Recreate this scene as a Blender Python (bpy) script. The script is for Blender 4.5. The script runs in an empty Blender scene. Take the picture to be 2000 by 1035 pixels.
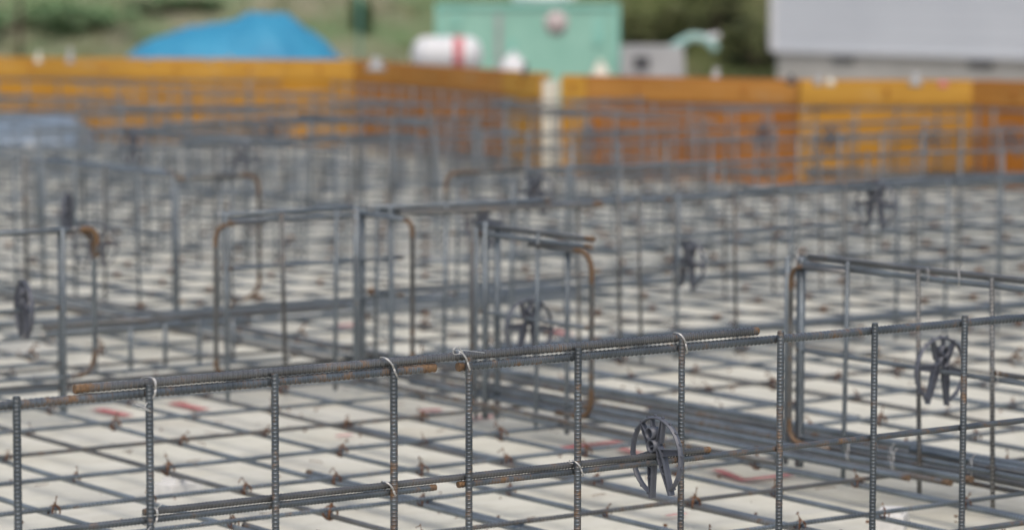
import bpy, math, random
from mathutils import Vector, Matrix, noise
random.seed(7)
sc = bpy.context.scene
COL = sc.collection
R = math.radians
# ------------------------------------------------------------------ camera
# world X runs along the nearest reinforcement wall (away to the right), Y is square to it (away to the left)
FPX, PITCH, ROLL, CAMZ, TH = 5995.44, R(5.3285), R(.1443), .95, R(54.3545)
Rt = Vector((math.sin(TH), -math.cos(TH), 0)); Fh = Vector((math.cos(TH), math.sin(TH), 0))
Fw = Fh*math.cos(PITCH) + Vector((0, 0, -math.sin(PITCH)))
Up = Fh*math.sin(PITCH) + Vector((0, 0, math.cos(PITCH)))
rx = Rt*math.cos(ROLL) + Up*math.sin(ROLL); uy = Up*math.cos(ROLL) - Rt*math.sin(ROLL)
cd = bpy.data.cameras.new('camera'); cam = bpy.data.objects.new('camera', cd); COL.objects.link(cam)
m = Matrix((rx, uy, -Fw)).transposed().to_4x4(); m.translation = Vector((0, 0, CAMZ)); cam.matrix_world = m
cd.sensor_width = 36; cd.lens = FPX/2000*36; cd.clip_start = .1; cd.clip_end = 600
cd.dof.use_dof = True; cd.dof.focus_distance = 4.65; cd.dof.aperture_fstop = 4.1
sc.camera = cam
# ------------------------------------------------------------------ sky, sun, exposure
SUN_EL, SUN_AZ = R(58), R(215)       # azimuth clockwise from +Y
w = bpy.data.worlds.new('World'); sc.world = w; w.use_nodes = True
nt = w.node_tree; bg = nt.nodes['Background']
sky = nt.nodes.new('ShaderNodeTexSky'); sky.sky_type = 'NISHITA'; sky.sun_disc = False
sky.sun_elevation = SUN_EL; sky.sun_rotation = SUN_AZ; sky.air_density = 1.0; sky.dust_density = 4.5; sky.ozone_density = 1.0
nt.links.new(sky.outputs[0], bg.inputs[0]); bg.inputs[1].default_value = .09
sl = bpy.data.lights.new('sun', 'SUN'); sl.energy = .85; sl.angle = R(60); sl.color = (1, .95, .88)
so = bpy.data.objects.new('sun', sl); COL.objects.link(so)
sdir = Vector((math.sin(SUN_AZ)*math.cos(SUN_EL), math.cos(SUN_AZ)*math.cos(SUN_EL), math.sin(SUN_EL)))
so.rotation_euler = sdir.to_track_quat('Z', 'Y').to_euler(); so.location = (0, 0, 30)
sc.view_settings.view_transform = 'Standard'; sc.view_settings.look = 'None'
sc.view_settings.exposure = .80; sc.view_settings.gamma = 1

# ------------------------------------------------------------------ helpers
def ray(x, y):
    a = (x-1000)/FPX; b = -(y-517.5)/FPX
    return Fw + rx*a + uy*b
def atd(x, y, dist):                  # world point seen at photo pixel x, y at a distance along the view
    return Vector((0, 0, CAMZ)) + ray(x, y)*dist
def atz(x, y, z):                     # world point seen at x, y lying at height z
    q = ray(x, y); return Vector((0, 0, CAMZ)) + q*((z-CAMZ)/q.z)
def tag(o, label=None, cat=None, group=None, kind=None):
    if label: o['label'] = label
    if cat: o['category'] = cat
    if group: o['group'] = group
    if kind: o['kind'] = kind
    return o
def link(name, me, mat=None, parent=None):
    o = bpy.data.objects.new(name, me); COL.objects.link(o)
    if mat and me and len(me.materials) == 0: me.materials.append(mat)
    if parent: o.parent = parent
    return o
def empty(name, loc, rz=0, **k):
    o = bpy.data.objects.new(name, None); COL.objects.link(o); o.location = loc; o.rotation_euler = (0, 0, rz)
    o.empty_display_size = .1
    return tag(o, k.get('label'), k.get('cat'), k.get('group'), k.get('kind'))
class MB:
    def __init__(s): s.v = []; s.f = []; s.sm = []
    def add(s, vs, fs, smooth=False):
        n = len(s.v); s.v += [tuple(p) for p in vs]
        s.f += [tuple(i+n for i in f) for f in fs]; s.sm += [smooth]*len(fs)
        return s
    def box(s, c, d, M=None, taper=1.0, tx=None):
        # box centred at c with dimensions d; taper scales the +z end
        tx = taper if tx is None else tx
        vs = []
        for z in (-.5, .5):
            k = 1 if z < 0 else taper; kx = 1 if z < 0 else tx
            for x, y in ((-.5, -.5), (.5, -.5), (.5, .5), (-.5, .5)):
                p = Vector((x*d[0]*kx, y*d[1]*k, z*d[2]))
                if M is not None: p = M @ p
                vs.append(p+Vector(c))
        return s.add(vs, [(3, 2, 1, 0), (4, 5, 6, 7), (0, 1, 5, 4), (1, 2, 6, 5), (2, 3, 7, 6), (3, 0, 4, 7)])
    def tube(s, pts, r, seg=8, closed=False, cap=True):
        pts = [Vector(p) for p in pts]; n = len(pts); rings = []
        rr = r if isinstance(r, (list, tuple)) else [r]*n
        t0 = (pts[1]-pts[0]).normalized()
        a = t0.orthogonal().normalized()
        vs = []
        for i, p in enumerate(pts):
            if closed: t = pts[(i+1) % n]-pts[i-1]
            else: t = pts[min(i+1, n-1)]-pts[max(i-1, 0)]
            if t.length < 1e-9: t = t0
            t = t.normalized(); a = (a-t*a.dot(t))
            a = a.normalized() if a.length > 1e-6 else t.orthogonal().normalized()
            b = t.cross(a)
            for k in range(seg):
                an = 2*math.pi*k/seg; vs.append(p+(a*math.cos(an)+b*math.sin(an))*rr[i])
        fs = []
        for i in range(n if closed else n-1):
            j = (i+1) % n
            for k in range(seg):
                l = (k+1) % seg; fs.append((i*seg+k, i*seg+l, j*seg+l, j*seg+k))
        if cap and not closed:
            fs.append(tuple(range(seg-1, -1, -1))); fs.append(tuple((n-1)*seg+k for k in range(seg)))
        return s.add(vs, fs, True)
    def mesh(s, name):
        me = bpy.data.meshes.new(name); me.from_pydata(s.v, [], s.f)
        me.polygons.foreach_set('use_smooth', s.sm); me.update(); return me
    def obj(s, name, mat, parent=None): return link(name, s.mesh(name), mat, parent)

# ------------------------------------------------------------------ materials
def mat(name, base=(.5, .5, .5), rough=.6, metal=0., spec=.5):
    m = bpy.data.materials.new(name); m.use_nodes = True
    b = m.node_tree.nodes['Principled BSDF']
    b.inputs['Base Color'].default_value = (*base, 1); b.inputs['Roughness'].default_value = rough
    b.inputs['Metallic'].default_value = metal; b.inputs['Specular IOR Level'].default_value = spec
    return m, m.node_tree, b
def N(t, ty, **k):
    n = t.nodes.new(ty)
    for a, v in k.items(): setattr(n, a, v)
    return n
def noise_n(t, vec, scale, detail=4, rough=.5, dim='3D'):
    n = N(t, 'ShaderNodeTexNoise'); n.inputs['Scale'].default_value = scale; n.inputs['Detail'].default_value = detail
    n.inputs['Roughness'].default_value = rough; t.links.new(vec, n.inputs['Vector']); return n.outputs['Fac']
def ramp(t, fac, pts):
    n = N(t, 'ShaderNodeValToRGB'); e = n.color_ramp.elements
    while len(e) < len(pts): e.new(.5)
    for i, (p, c) in enumerate(pts):
        e[i].position = p; e[i].color = (*c, 1) if len(c) == 3 else c
    t.links.new(fac, n.inputs[0]); return n.outputs[0]
def mix(t, fac, a, b, mode='MIX'):
    n = N(t, 'ShaderNodeMix', data_type='RGBA', blend_type=mode)
    for s, v in ((0, fac), (6, a), (7, b)):
        if hasattr(v, 'links'): t.links.new(v, n.inputs[s])
        elif s == 0: n.inputs[0].default_value = v
        else: n.inputs[s].default_value = (*v, 1)
    return n.outputs[2]
def mth(t, op, a, b=None, clamp=False):
    n = N(t, 'ShaderNodeMath', operation=op, use_clamp=clamp)
    for i, v in enumerate((a, b)):
        if v is None: continue
        if hasattr(v, 'links'): t.links.new(v, n.inputs[i])
        else: n.inputs[i].default_value = v
    return n.outputs[0]
def bump(t, b, h, strength=.3, dist=.001):
    n = N(t, 'ShaderNodeBump'); n.inputs['Strength'].default_value = strength; n.inputs['Distance'].default_value = dist
    t.links.new(h, n.inputs['Height']); t.links.new(n.outputs[0], b.inputs['Normal'])
def objvec(t, rnd=True):
    tc = N(t, 'ShaderNodeTexCoord')
    if not rnd: return tc.outputs['Object']
    oi = N(t, 'ShaderNodeObjectInfo')
    s = N(t, 'ShaderNodeVectorMath', operation='ADD'); t.links.new(tc.outputs['Object'], s.inputs[0])
    c = N(t, 'ShaderNodeCombineXYZ'); k = mth(t, 'MULTIPLY', oi.outputs['Random'], 37.)
    t.links.new(k, c.inputs[0]); t.links.new(k, c.inputs[1]); t.links.new(c.outputs[0], s.inputs[1])
    return s.outputs[0]

def steel(name, base, rusty=.0, ribs=False, pitch=.008):
    """mill-grey deformed bar with rust freckles, smears of mill scale and rusty cut ends"""
    m, t, b = mat(name, base, .33, .7)
    v = objvec(t)
    at = N(t, 'ShaderNodeAttribute', attribute_name='rust'); gr = N(t, 'ShaderNodeAttribute', attribute_name='groove')
    big = noise_n(t, v, 9, 4, .6); fine = noise_n(t, v, 260, 3, .65); mid = noise_n(t, v, 60, 5, .6)
    tone = ramp(t, big, [(.3, tuple(c*.6 for c in base)), (.7, tuple(c*1.35 for c in base))])
    tone = mix(t, mth(t, 'MULTIPLY', gr.outputs['Fac'], .55), tone, (.045, .04, .035))
    tone = mix(t, mth(t, 'MULTIPLY', fine, .35), tone, (.055, .058, .065))
    sumv = mth(t, 'ADD', mth(t, 'MULTIPLY', mid, .62), mth(t, 'MULTIPLY', big, .5))
    sumv = mth(t, 'ADD', sumv, mth(t, 'MULTIPLY', gr.outputs['Fac'], .10))
    sumv = mth(t, 'ADD', sumv, mth(t, 'MULTIPLY', at.outputs['Fac'], .25))
    oi = N(t, 'ShaderNodeObjectInfo'); sumv = mth(t, 'ADD', sumv, mth(t, 'MULTIPLY', mth(t, 'SUBTRACT', oi.outputs['Random'], .5), .09))
    fac = ramp(t, sumv, [(.66-rusty, (0, 0, 0)), (.80-rusty, (.9, .9, .9))])
    rc = ramp(t, fine, [(.3, (.085, .045, .022)), (.62, (.21, .115, .045)), (.8, (.33, .2, .075))])
    col = mix(t, fac, tone, rc)
    t.links.new(col, b.inputs['Base Color'])
    t.links.new(mth(t, 'MULTIPLY', mth(t, 'SUBTRACT', 1., fac), .55), b.inputs['Metallic'])
    t.links.new(mth(t, 'ADD', mth(t, 'MULTIPLY', fac, .45), .31), b.inputs['Roughness'])
    h = mth(t, 'MULTIPLY', fine, .15)
    if ribs:
        tc = N(t, 'ShaderNodeTexCoord'); sx = N(t, 'ShaderNodeSeparateXYZ'); t.links.new(tc.outputs['Object'], sx.inputs[0])
        s = mth(t, 'SINE', mth(t, 'MULTIPLY', sx.outputs[0], 2*math.pi/pitch))
        s = mth(t, 'MAXIMUM', s, 0.); h = mth(t, 'ADD', h, s)
        col = mix(t, mth(t, 'MULTIPLY', mth(t, 'SUBTRACT', 1., s), .3), col, (.09, .075, .06)); t.links.new(col, b.inputs['Base Color'])
        bump(t, b, h, 1., .003)
    else: bump(t, b, h, .5, .0008)
    return m
ST = steel('ribbed_steel', (.135, .16, .178), .04)
ST_OLD = steel('ribbed_steel_weathered', (.16, .165, .165), .04)
ST_RIB = steel('rolled_steel', (.25, .30, .335), .0, True)
ST_RIB_OLD = steel('rolled_steel_weathered', (.21, .22, .22), .07, True)
def simple_rust(name, a, c, sc_=120, rough=.85):
    m, t, b = mat(name, a, rough); v = objvec(t); f = noise_n(t, v, sc_, 4, .6)
    t.links.new(ramp(t, f, [(.35, a), (.65, c)]), b.inputs['Base Color']); bump(t, b, f, .5, .001); return m
RUST = simple_rust('rust', (.075, .03, .012), (.27, .11, .03))
RUST_WIRE = simple_rust('rusty_wire', (.06, .026, .012), (.2, .085, .03), 200)
WIRE, t_, b_ = mat('galvanised_wire', (.62, .61, .58), .35, .6)
PLASTIC, t, b = mat('grey_plastic', (.085, .092, .112), .42)
v = objvec(t, False); f = noise_n(t, v, 45, 5, .6)
t.links.new(ramp(t, f, [(.3, (.075, .082, .1)), (.62, (.105, .113, .137)), (.8, (.15, .15, .16))]), b.inputs['Base Color'])
t.links.new(mth(t, 'ADD', mth(t, 'MULTIPLY', f, .3), .28), b.inputs['Roughness'])
bump(t, b, noise_n(t, v, 500, 2), .15, .0005)

CONC, t, b = mat('blinding_concrete', (.55, .54, .5), .9)
tc = N(t, 'ShaderNodeTexCoord'); v = tc.outputs['Object']
n1 = noise_n(t, v, 1.1, 6, .6); n2 = noise_n(t, v, 14, 6, .65); n3 = noise_n(t, v, 4, 3, .5)
c = ramp(t, n1, [(.3, (.46, .455, .40)), (.5, (.58, .57, .465)), (.72, (.64, .63, .53))])
c = mix(t, .45, c, ramp(t, n2, [(.3, (.41, .395, .335)), (.55, (.57, .56, .49)), (.75, (.65, .64, .58))]))
c = mix(t, ramp(t, n3, [(.56, (0, 0, 0)), (.8, (.5, .5, .5))]), c, (.42, .37, .27))
n4 = noise_n(t, v, 2.3, 8, .72); c = mix(t, ramp(t, n4, [(.55, (0, 0, 0)), (.6, (.2, .2, .2)), (.72, (.06, .06, .06))]), c, (.36, .36, .33))
mp = N(t, 'ShaderNodeMapping'); mp.inputs['Scale'].default_value = (1, 14, 1); mp.inputs['Rotation'].default_value = (0, 0, .5); t.links.new(v, mp.inputs[0])
n5 = noise_n(t, mp.outputs[0], 2.2, 5, .6); c = mix(t, ramp(t, n5, [(.5, (0, 0, 0)), (.75, (.4, .4, .4))]), c, (.66, .655, .61))
n6 = noise_n(t, v, 160, 2, .6); c = mix(t, ramp(t, n6, [(.66, (0, 0, 0)), (.72, (.6, .6, .6))]), c, (.27, .25, .21))
t.links.new(c, b.inputs['Base Color']); bump(t, b, n2, .4, .004)
def noisy(name, a, c, s, rough=.8, bs=.3, bd=.003, metal=0):
    m, t, b = mat(name, a, rough, metal); v = objvec(t)
    f = noise_n(t, v, s, 5, .6); t.links.new(ramp(t, f, [(.3, a), (.7, c)]), b.inputs['Base Color'])
    if bs: bump(t, b, f, bs, bd)
    return m
GROUND = noisy('dry_dirt', (.20, .18, .15), (.34, .31, .27), 2.2, .95, .5, .03)
BLOCKM = noisy('cement_block', (.5, .5, .48), (.68, .67, .64), 30, .9)
def ply(name, a, c):
    m, t, b = mat(name, a, .45); v = objvec(t)
    mp = N(t, 'ShaderNodeMapping'); mp.inputs['Scale'].default_value = (1, 1, 9); t.links.new(v, mp.inputs[0])
    f = noise_n(t, mp.outputs[0], 3.5, 6, .6); g = noise_n(t, v, 1.3, 3)
    k = ramp(t, f, [(.3, a), (.7, c)]); h_ = noise_n(t, v, 6, 6, .7); k = mix(t, ramp(t, h_, [(.55, (0, 0, 0)), (.68, (.35, .35, .35))]), k, (.40, .30, .18))
    k = mix(t, ramp(t, g, [(.45, (0, 0, 0)), (.75, (.5, .5, .5))]), k, tuple(x*.6 for x in a))
    t.links.new(k, b.inputs['Base Color']); bump(t, b, f, .15, .002); return m
PLY_LIT = ply('coated_plywood_lit', (.38, .17, .01), (.55, .27, .02))  # orange-coated ply, light on the better lit faces put into the colour
PLY_SHADED = ply('coated_plywood_shaded', (.31, .11, .012), (.45, .17, .02))  # same coating, shade of the faces turned away put into the colour
PLY_T_LIT = ply('faded_band_lit', (.43, .21, .02), (.57, .31, .04))  # paler top band, toned to go with the lit boards
PLY_T_SHADED = ply('faded_band_shaded', (.36, .155, .025), (.47, .22, .045))  # paler top band, toned to go with the shaded boards
TIMBER = ply('timber_batten', (.3, .2, .1), (.45, .31, .17))
CREAM = noisy('cream_board', (.55, .52, .43), (.66, .63, .53), 8)
TARP, t, b = mat('blue_tarpaulin', (.03, .27, .50), .5); v = objvec(t, False); f = noise_n(t, v, 2.5, 5)
t.links.new(ramp(t, f, [(.3, (.022, .20, .35)), (.7, (.04, .27, .43))]), b.inputs['Base Color']); bump(t, b, noise_n(t, v, 7, 4), .5, .03)
MINT = noisy('mint_green_paint', (.24, .47, .38), (.32, .56, .46), 3, .5)
MINT_D = noisy('mint_green_trim', (.2, .48, .4), (.28, .55, .46), 5, .5)
PINK, _, _ = mat('faded_red_paint', (.50, .43, .42), .6)
REDP, _, _ = mat('red_paint', (.55, .16, .17), .5)
WHITEP = noisy('white_plastic', (.55, .56, .57), (.7, .7, .7), 5, .5)
GREYP = noisy('grey_sheet', (.28, .29, .29), (.4, .4, .4), 3, .7)
TEAL = noisy('pale_teal_paint', (.25, .45, .42), (.4, .55, .5), 4, .5)
PALEBLUE = noisy('pale_blue_sheet', (.12, .165, .22), (.19, .25, .32), 3, .45, .6, .03)
DARK, _, _ = mat('dark_vent', (.05, .05, .055), .6)
FOUND = noisy('foundation_concrete', (.42, .41, .37), (.54, .52, .47), 1.6, .9)
SIDING, t, b = mat('light_grey_siding', (.5, .52, .56), .5)
v = objvec(t, False); f = noise_n(t, v, .8, 4)
t.links.new(ramp(t, f, [(.3, (.58, .61, .645)), (.7, (.64, .67, .70))]), b.inputs['Base Color'])
TRIM, _, _ = mat('white_trim', (.62, .63, .64), .5)
ROOFM = noisy('dark_roof', (.05, .05, .055), (.09, .09, .1), 5, .7)
GLASS, _, _ = mat('window_glass', (.03, .04, .05), .1)
def leafmat(name, a, c, d):
    m, t, b = mat(name, a, .7); g = N(t, 'ShaderNodeNewGeometry'); k = N(t, 'ShaderNodeTexWhiteNoise', noise_dimensions='1D')
    t.links.new(g.outputs['Random Per Island'], k.inputs['W'])
    t.links.new(ramp(t, k.outputs['Value'], [(.1, a), (.55, c), (.95, d)]), b.inputs['Base Color']); return m
LEAF = leafmat('shrub_leaves', (.08, .16, .06), (.11, .2, .085), (.16, .24, .12))
LEAF_D = leafmat('dark_shrub_leaves', (.09, .115, .035), (.125, .145, .05), (.16, .165, .07))
GRASS = leafmat('dry_grass_blades', (.07, .10, .03), (.16, .17, .07), (.30, .25, .15))
BARK = noisy('bark', (.08, .06, .04), (.14, .11, .08), 12)
HILL, t, b = mat('grassy_bank', (.1, .12, .05), .95)
tc = N(t, 'ShaderNodeTexCoord'); v = tc.outputs['Object']; sx = N(t, 'ShaderNodeSeparateXYZ'); t.links.new(v, sx.inputs[0])
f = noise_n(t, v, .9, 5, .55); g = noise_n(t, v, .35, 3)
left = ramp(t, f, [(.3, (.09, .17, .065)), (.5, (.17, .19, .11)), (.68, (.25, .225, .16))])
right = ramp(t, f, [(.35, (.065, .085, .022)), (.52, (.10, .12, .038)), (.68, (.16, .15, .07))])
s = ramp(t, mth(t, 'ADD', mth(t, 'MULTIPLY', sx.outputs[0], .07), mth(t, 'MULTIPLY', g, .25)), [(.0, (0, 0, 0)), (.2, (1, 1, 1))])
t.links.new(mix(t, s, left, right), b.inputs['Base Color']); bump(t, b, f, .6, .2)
PAINTRED, t, b = mat('red_line_marking', (.5, .07, .09), .8)
tc = N(t, 'ShaderNodeTexCoord'); f = noise_n(t, tc.outputs['Object'], 16, 5, .7)
tr = N(t, 'ShaderNodeBsdfTransparent'); mx = N(t, 'ShaderNodeMixShader')
at = N(t, 'ShaderNodeAttribute', attribute_name='edge')
al = mth(t, 'SUBTRACT', mth(t, 'ADD', mth(t, 'MULTIPLY', at.outputs['Fac'], 1.0), mth(t, 'MULTIPLY', f, .5)), .62)
al = mth(t, 'MULTIPLY', al, 1.45, True)
t.links.new(al, mx.inputs[0]); t.links.new(tr.outputs[0], mx.inputs[1]); t.links.new(b.outputs[0], mx.inputs[2])
t.links.new(mx.outputs[0], t.nodes['Material Output'].inputs[0])

# ------------------------------------------------------------------ rebar meshes (local +X)
_cache = {}
def bar_mesh(L, r, detail, seed=0, rust=(0, 0)):
    key = (round(L, 3), r, detail, seed, rust)
    if key in _cache: return _cache[key]
    if detail == 2:
        pitch = .0082 if r > .006 else .0058
        seg = 18; sub = 8; n = max(2, int(L/pitch*sub)); vs = []; fs = []; ru = []; gr = []
        rib = r*(.21 if 40 <= seed < 70 else .15); core = r*(.92 if 40 <= seed < 70 else .94)
        ph0 = 0.
        for i in range(n+1):
            x = L*i/n; u = x/pitch
            wob = 1+.006*math.sin(x*31+seed)
            for k in range(seg):
                a = 2*math.pi*k/seg
                half = 0 if k < seg//2 else .5
                fr = (u+half+.10*math.sin(a*1.0)) % 1.0
                d = abs(fr-.5)*2            # 0 at rib centre
                h = max(0., 1-(d/.36)**2)
                kk = k % (seg//2)
                if kk == 0: h = 1.0         # the two long ribs
                elif kk in (1, seg//2-1): h *= .75
                if x < .0015 or x > L-.0015: h *= .2
                rr = (core+rib*h*.9)*wob
                vs.append((x, rr*math.cos(a+ph0), rr*math.sin(a+ph0)))
                gr.append(1.0 if .4 < d < .62 else 0.)
                e = 0.
                if rust[0] and x < rust[0]: e = max(e, 1-.5*x/rust[0])
                if rust[1] and x > L-rust[1]: e = max(e, 1-.5*(L-x)/rust[1])
                ru.append(e)
        for i in range(n):
            for k in range(seg):
                l = (k+1) % seg; fs.append((i*seg+k, i*seg+l, (i+1)*seg+l, (i+1)*seg+k))
        nb = len(vs)
        fs.append(tuple(range(seg-1, -1, -1))); fs.append(tuple(n*seg+k for k in range(seg)))
        me = bpy.data.meshes.new('rebar'); me.from_pydata(vs, [], fs)
        me.polygons.foreach_set('use_smooth', [True]*(len(fs)-2)+[False]*2)
        for nm, arr in (('rust', ru), ('groove', gr)):
            at = me.attributes.new(nm, 'FLOAT', 'POINT'); at.data.foreach_set('value', arr)
        me.update()
    else:
        seg = 12 if detail == 1 else 8; xs = [0, L]
        if rust[0]: xs = [0, rust[0]*.6, rust[0]*1.4, L]
        if rust[1]: xs = xs[:-1]+[L-rust[1]*1.4, L-rust[1]*.6, L]
        if L > 1.2:
            k_ = int(L/.3); xs = sorted(set(xs+[L*q/k_ for q in range(1, k_) if .05 < L*q/k_ < L-.05]))
        b = MB(); vs = []; fs = []; ru = []
        for x in xs:
            for k in range(seg):
                a = 2*math.pi*k/seg; wy = wz = 0
                if L > 1.2: wy = .007*noise.noise(Vector((x*.9, seed*3.1, 0))); wz = .003*noise.noise(Vector((x*1.3, seed*3.1, 7)))
                vs.append((x, r*math.cos(a)+wy, r*math.sin(a)+wz))
                ru.append(1. if (rust[0] and x <= rust[0]) or (rust[1] and x >= L-rust[1]) else 0.)
        for i in range(len(xs)-1):
            for k in range(seg):
                l = (k+1) % seg; fs.append((i*seg+k, i*seg+l, (i+1)*seg+l, (i+1)*seg+k))
        fs.append(tuple(range(seg-1, -1, -1))); fs.append(tuple((len(xs)-1)*seg+k for k in range(seg)))
        b.add(vs, fs, True); b.sm[-1] = b.sm[-2] = False; me = b.mesh('rebar')
        at = me.attributes.new('rust', 'FLOAT', 'POINT'); at.data.foreach_set('value', ru)
    _cache[key] = me; return me
MATS = {}
def bar(name, p0, p1, r, detail, material, parent=None, seed=0, rust=(0, 0)):
    p0, p1 = Vector(p0), Vector(p1); d = p1-p0
    me = bar_mesh(d.length, r, detail, seed, rust)
    if len(me.materials) == 0: me.materials.append(None)
    o = bpy.data.objects.new(name, me); COL.objects.link(o)
    o.material_slots[0].link = 'OBJECT'; o.material_slots[0].material = material
    if parent: o.parent = parent; p0 = p0-Vector(parent.location)
    q = d.to_track_quat('X', 'Z')
    if detail == 2:       # turn the long ribs to the sides, the ring ribs outwards, a little different on each bar
        lc = q.inverted() @ Vector((-.583, -.813, .1)); an = math.atan2(lc.z, lc.y)-(math.pi/2 if abs(d.z) > .1 else .25)+(((seed*37) % 11)/11-.5)*(.9 if abs(d.z) > .1 else .8)
        q = q @ Matrix.Rotation(an, 3, 'X').to_quaternion()
    o.location = p0; o.rotation_mode = 'QUATERNION'; o.rotation_quaternion = q
    return o
def bent(name, pts, r, material, parent=None, fillet=.04, rusty=True, seg=10):
    """bar bent through pts with rounded corners; bends are rusty"""
    pts = [Vector(p) for p in pts]; path = [pts[0]]; rs = [0.]
    for i in range(1, len(pts)-1):
        a = (pts[i-1]-pts[i]); c = (pts[i+1]-pts[i]); fl = min(fillet, a.length*.48, c.length*.48)
        A = pts[i]+a.normalized()*fl; C = pts[i]+c.normalized()*fl
        path.append(A+a.normalized()*.02); rs.append(0.)
        for k in range(7):
            s = k/6; path.append(A.lerp(pts[i], s).lerp(pts[i].lerp(C, s), s)); rs.append(1.)
        path.append(C+c.normalized()*.02); rs.append(0.)
    path.append(pts[-1]); rs.append(.6)
    off = Vector(parent.location) if parent else Vector((0, 0, 0))
    b = MB().tube([p-off for p in path], r, seg); me = b.mesh(name)
    at = me.attributes.new('rust', 'FLOAT', 'POINT'); at.data.foreach_set('value', [x*(1 if rusty else 0) for x in rs for _ in range(seg)])
    return link(name, me, material, parent)

# ------------------------------------------------------------------ the slab and the ground
b = MB(); nx, ny = 60, 90
SX0, SX1, SY0, SY1 = .2, 11.2, 1.5, 22.
vs = []; fs = []
for i in range(nx+1):
    for j in range(ny+1):
        x = SX0+(SX1-SX0)*i/nx; y = SY0+(SY1-SY0)*j/ny
        vs.append((x, y, -.055+.003*noise.noise(Vector((x*1.5, y*1.5, 0)))))
for i in range(nx):
    for j in range(ny): a = i*(ny+1)+j; fs.append((a, a+ny+1, a+ny+2, a+1))
b.add(vs, fs, True)
b.add([(SX0, SY0, -.5), (SX1, SY0, -.5), (SX1, SY1, -.5), (SX0, SY1, -.5), (SX0, SY0, -.06), (SX1, SY0, -.06), (SX1, SY1, -.06), (SX0, SY1, -.06)],
      [(0, 1, 5, 4), (1, 2, 6, 5), (2, 3, 7, 6), (3, 0, 4, 7)])
tag(b.obj('concrete_slab', CONC), kind='structure')
b = MB(); n = 80; vs = []; fs = []
for i in range(n+1):
    for j in range(n+1):
        x = -260+520*i/n; y = -120+520*j/n
        vs.append((x, y, -.42+.03*noise.noise(Vector((x*.3, y*.3, 3)))))
for i in range(n):
    for j in range(n): a = i*(n+1)+j; fs.append((a, a+n+1, a+n+2, a+1))
b.add(vs, fs, True); tag(b.obj('ground', GROUND), kind='structure')
# red line markings sprayed on the slab
def mark(pts, wd=.028):
    P = [atz(x, y, -.048) for x, y in pts]; b = MB(); ed = []
    me_v = []; fs = []; n = len(P); dens = []
    Q = []
    for i in range(n-1):
        m_ = 14
        for k in range(m_+(i == n-2)): Q.append(P[i].lerp(P[i+1], k/m_))
    cols = 7
    for i, p in enumerate(Q):
        t_ = (Q[min(i+1, len(Q)-1)]-Q[max(i-1, 0)]).normalized(); s_ = Vector((-t_.y, t_.x, 0))
        for k in range(cols):
            f_ = (k-3)/3; me_v.append(p+s_*f_*wd*1.5)
            e = max(0, 1-abs(f_)**1.5); e *= min(1, i/3, (len(Q)-1-i)/3); ed.append(e)
    for i in range(len(Q)-1):
        for k in range(cols-1): a = i*cols+k; fs.append((a, a+1, a+cols+1, a+cols))
    b.add(me_v, fs, True); me = b.mesh('red_line_marking')
    at = me.attributes.new('edge', 'FLOAT', 'POINT'); at.data.foreach_set('value', ed)
    tag(link('red_line_marking', me, PAINTRED), kind='structure')
for pts, wd in (([(178, 795), (262, 813)], .024), ([(325, 783), (412, 802)], .024), ([(650, 851), (694, 847)], .012),
                ([(812, 801), (872, 799)], .02), ([(898, 818), (975, 810)], .02), ([(1085, 876), (1143, 868), (1240, 858)], .02),
                ([(1200, 872), (1262, 888)], .018), ([(1388, 912), (1452, 936), (1562, 924)], .017), ([(1290, 1007), (1350, 1000)], .009),
                ([(640, 640), (720, 628)], .02), ([(1060, 640), (1120, 655)], .02)): mark(pts, wd)

# ------------------------------------------------------------------ bottom mat on the slab
TU = [2.5114+.2*i for i in range(-7, 41)]
PV = [6.097-.2955*i for i in range(-34, 12)]
mat_o = empty('rebar_mat', (2.5, 3., -.055), label='wide flat grid of thin bars covering the pale concrete slab', cat='rebar mat')
for i, u in enumerate(TU):
    y1 = 16.0 if u < 8.2 else 14.0 if u < 9.35 else 10.9
    j = .004*math.sin(i*5.1)
    bar('long_bar', (u+j, 2.6, -.0117), (u-j*.5, y1, -.0117), .0052, 1, ST_RIB if i % 3 else ST_RIB_OLD, mat_o, i % 7)
for i, v_ in enumerate(PV):
    j = .004*math.sin(i*3.7)
    bar('cross_bar', (1.0, v_+j, 0), (9.35 if v_ > 10.9 else 10.7, v_-j, 0), .0044, 1, ST_RIB if i % 4 else ST_RIB_OLD, mat_o, i % 7)
for k, (ti, v0, v1) in enumerate(((8, 2.9, 4.62), (10, 3.2, 5.05), (12, 3.3, 5.55), (14, 3.4, 5.4), (9, 6.0, 7.2), (17, 5.0, 6.4), (19, 4.6, 6.3))):
    u = TU[ti]+.0145
    bar('splice_bar', (u, v0, -.0115), (u+.004, v1, -.0115), .0065, 1, ST_RIB, mat_o, 0, (0, .03))
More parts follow.
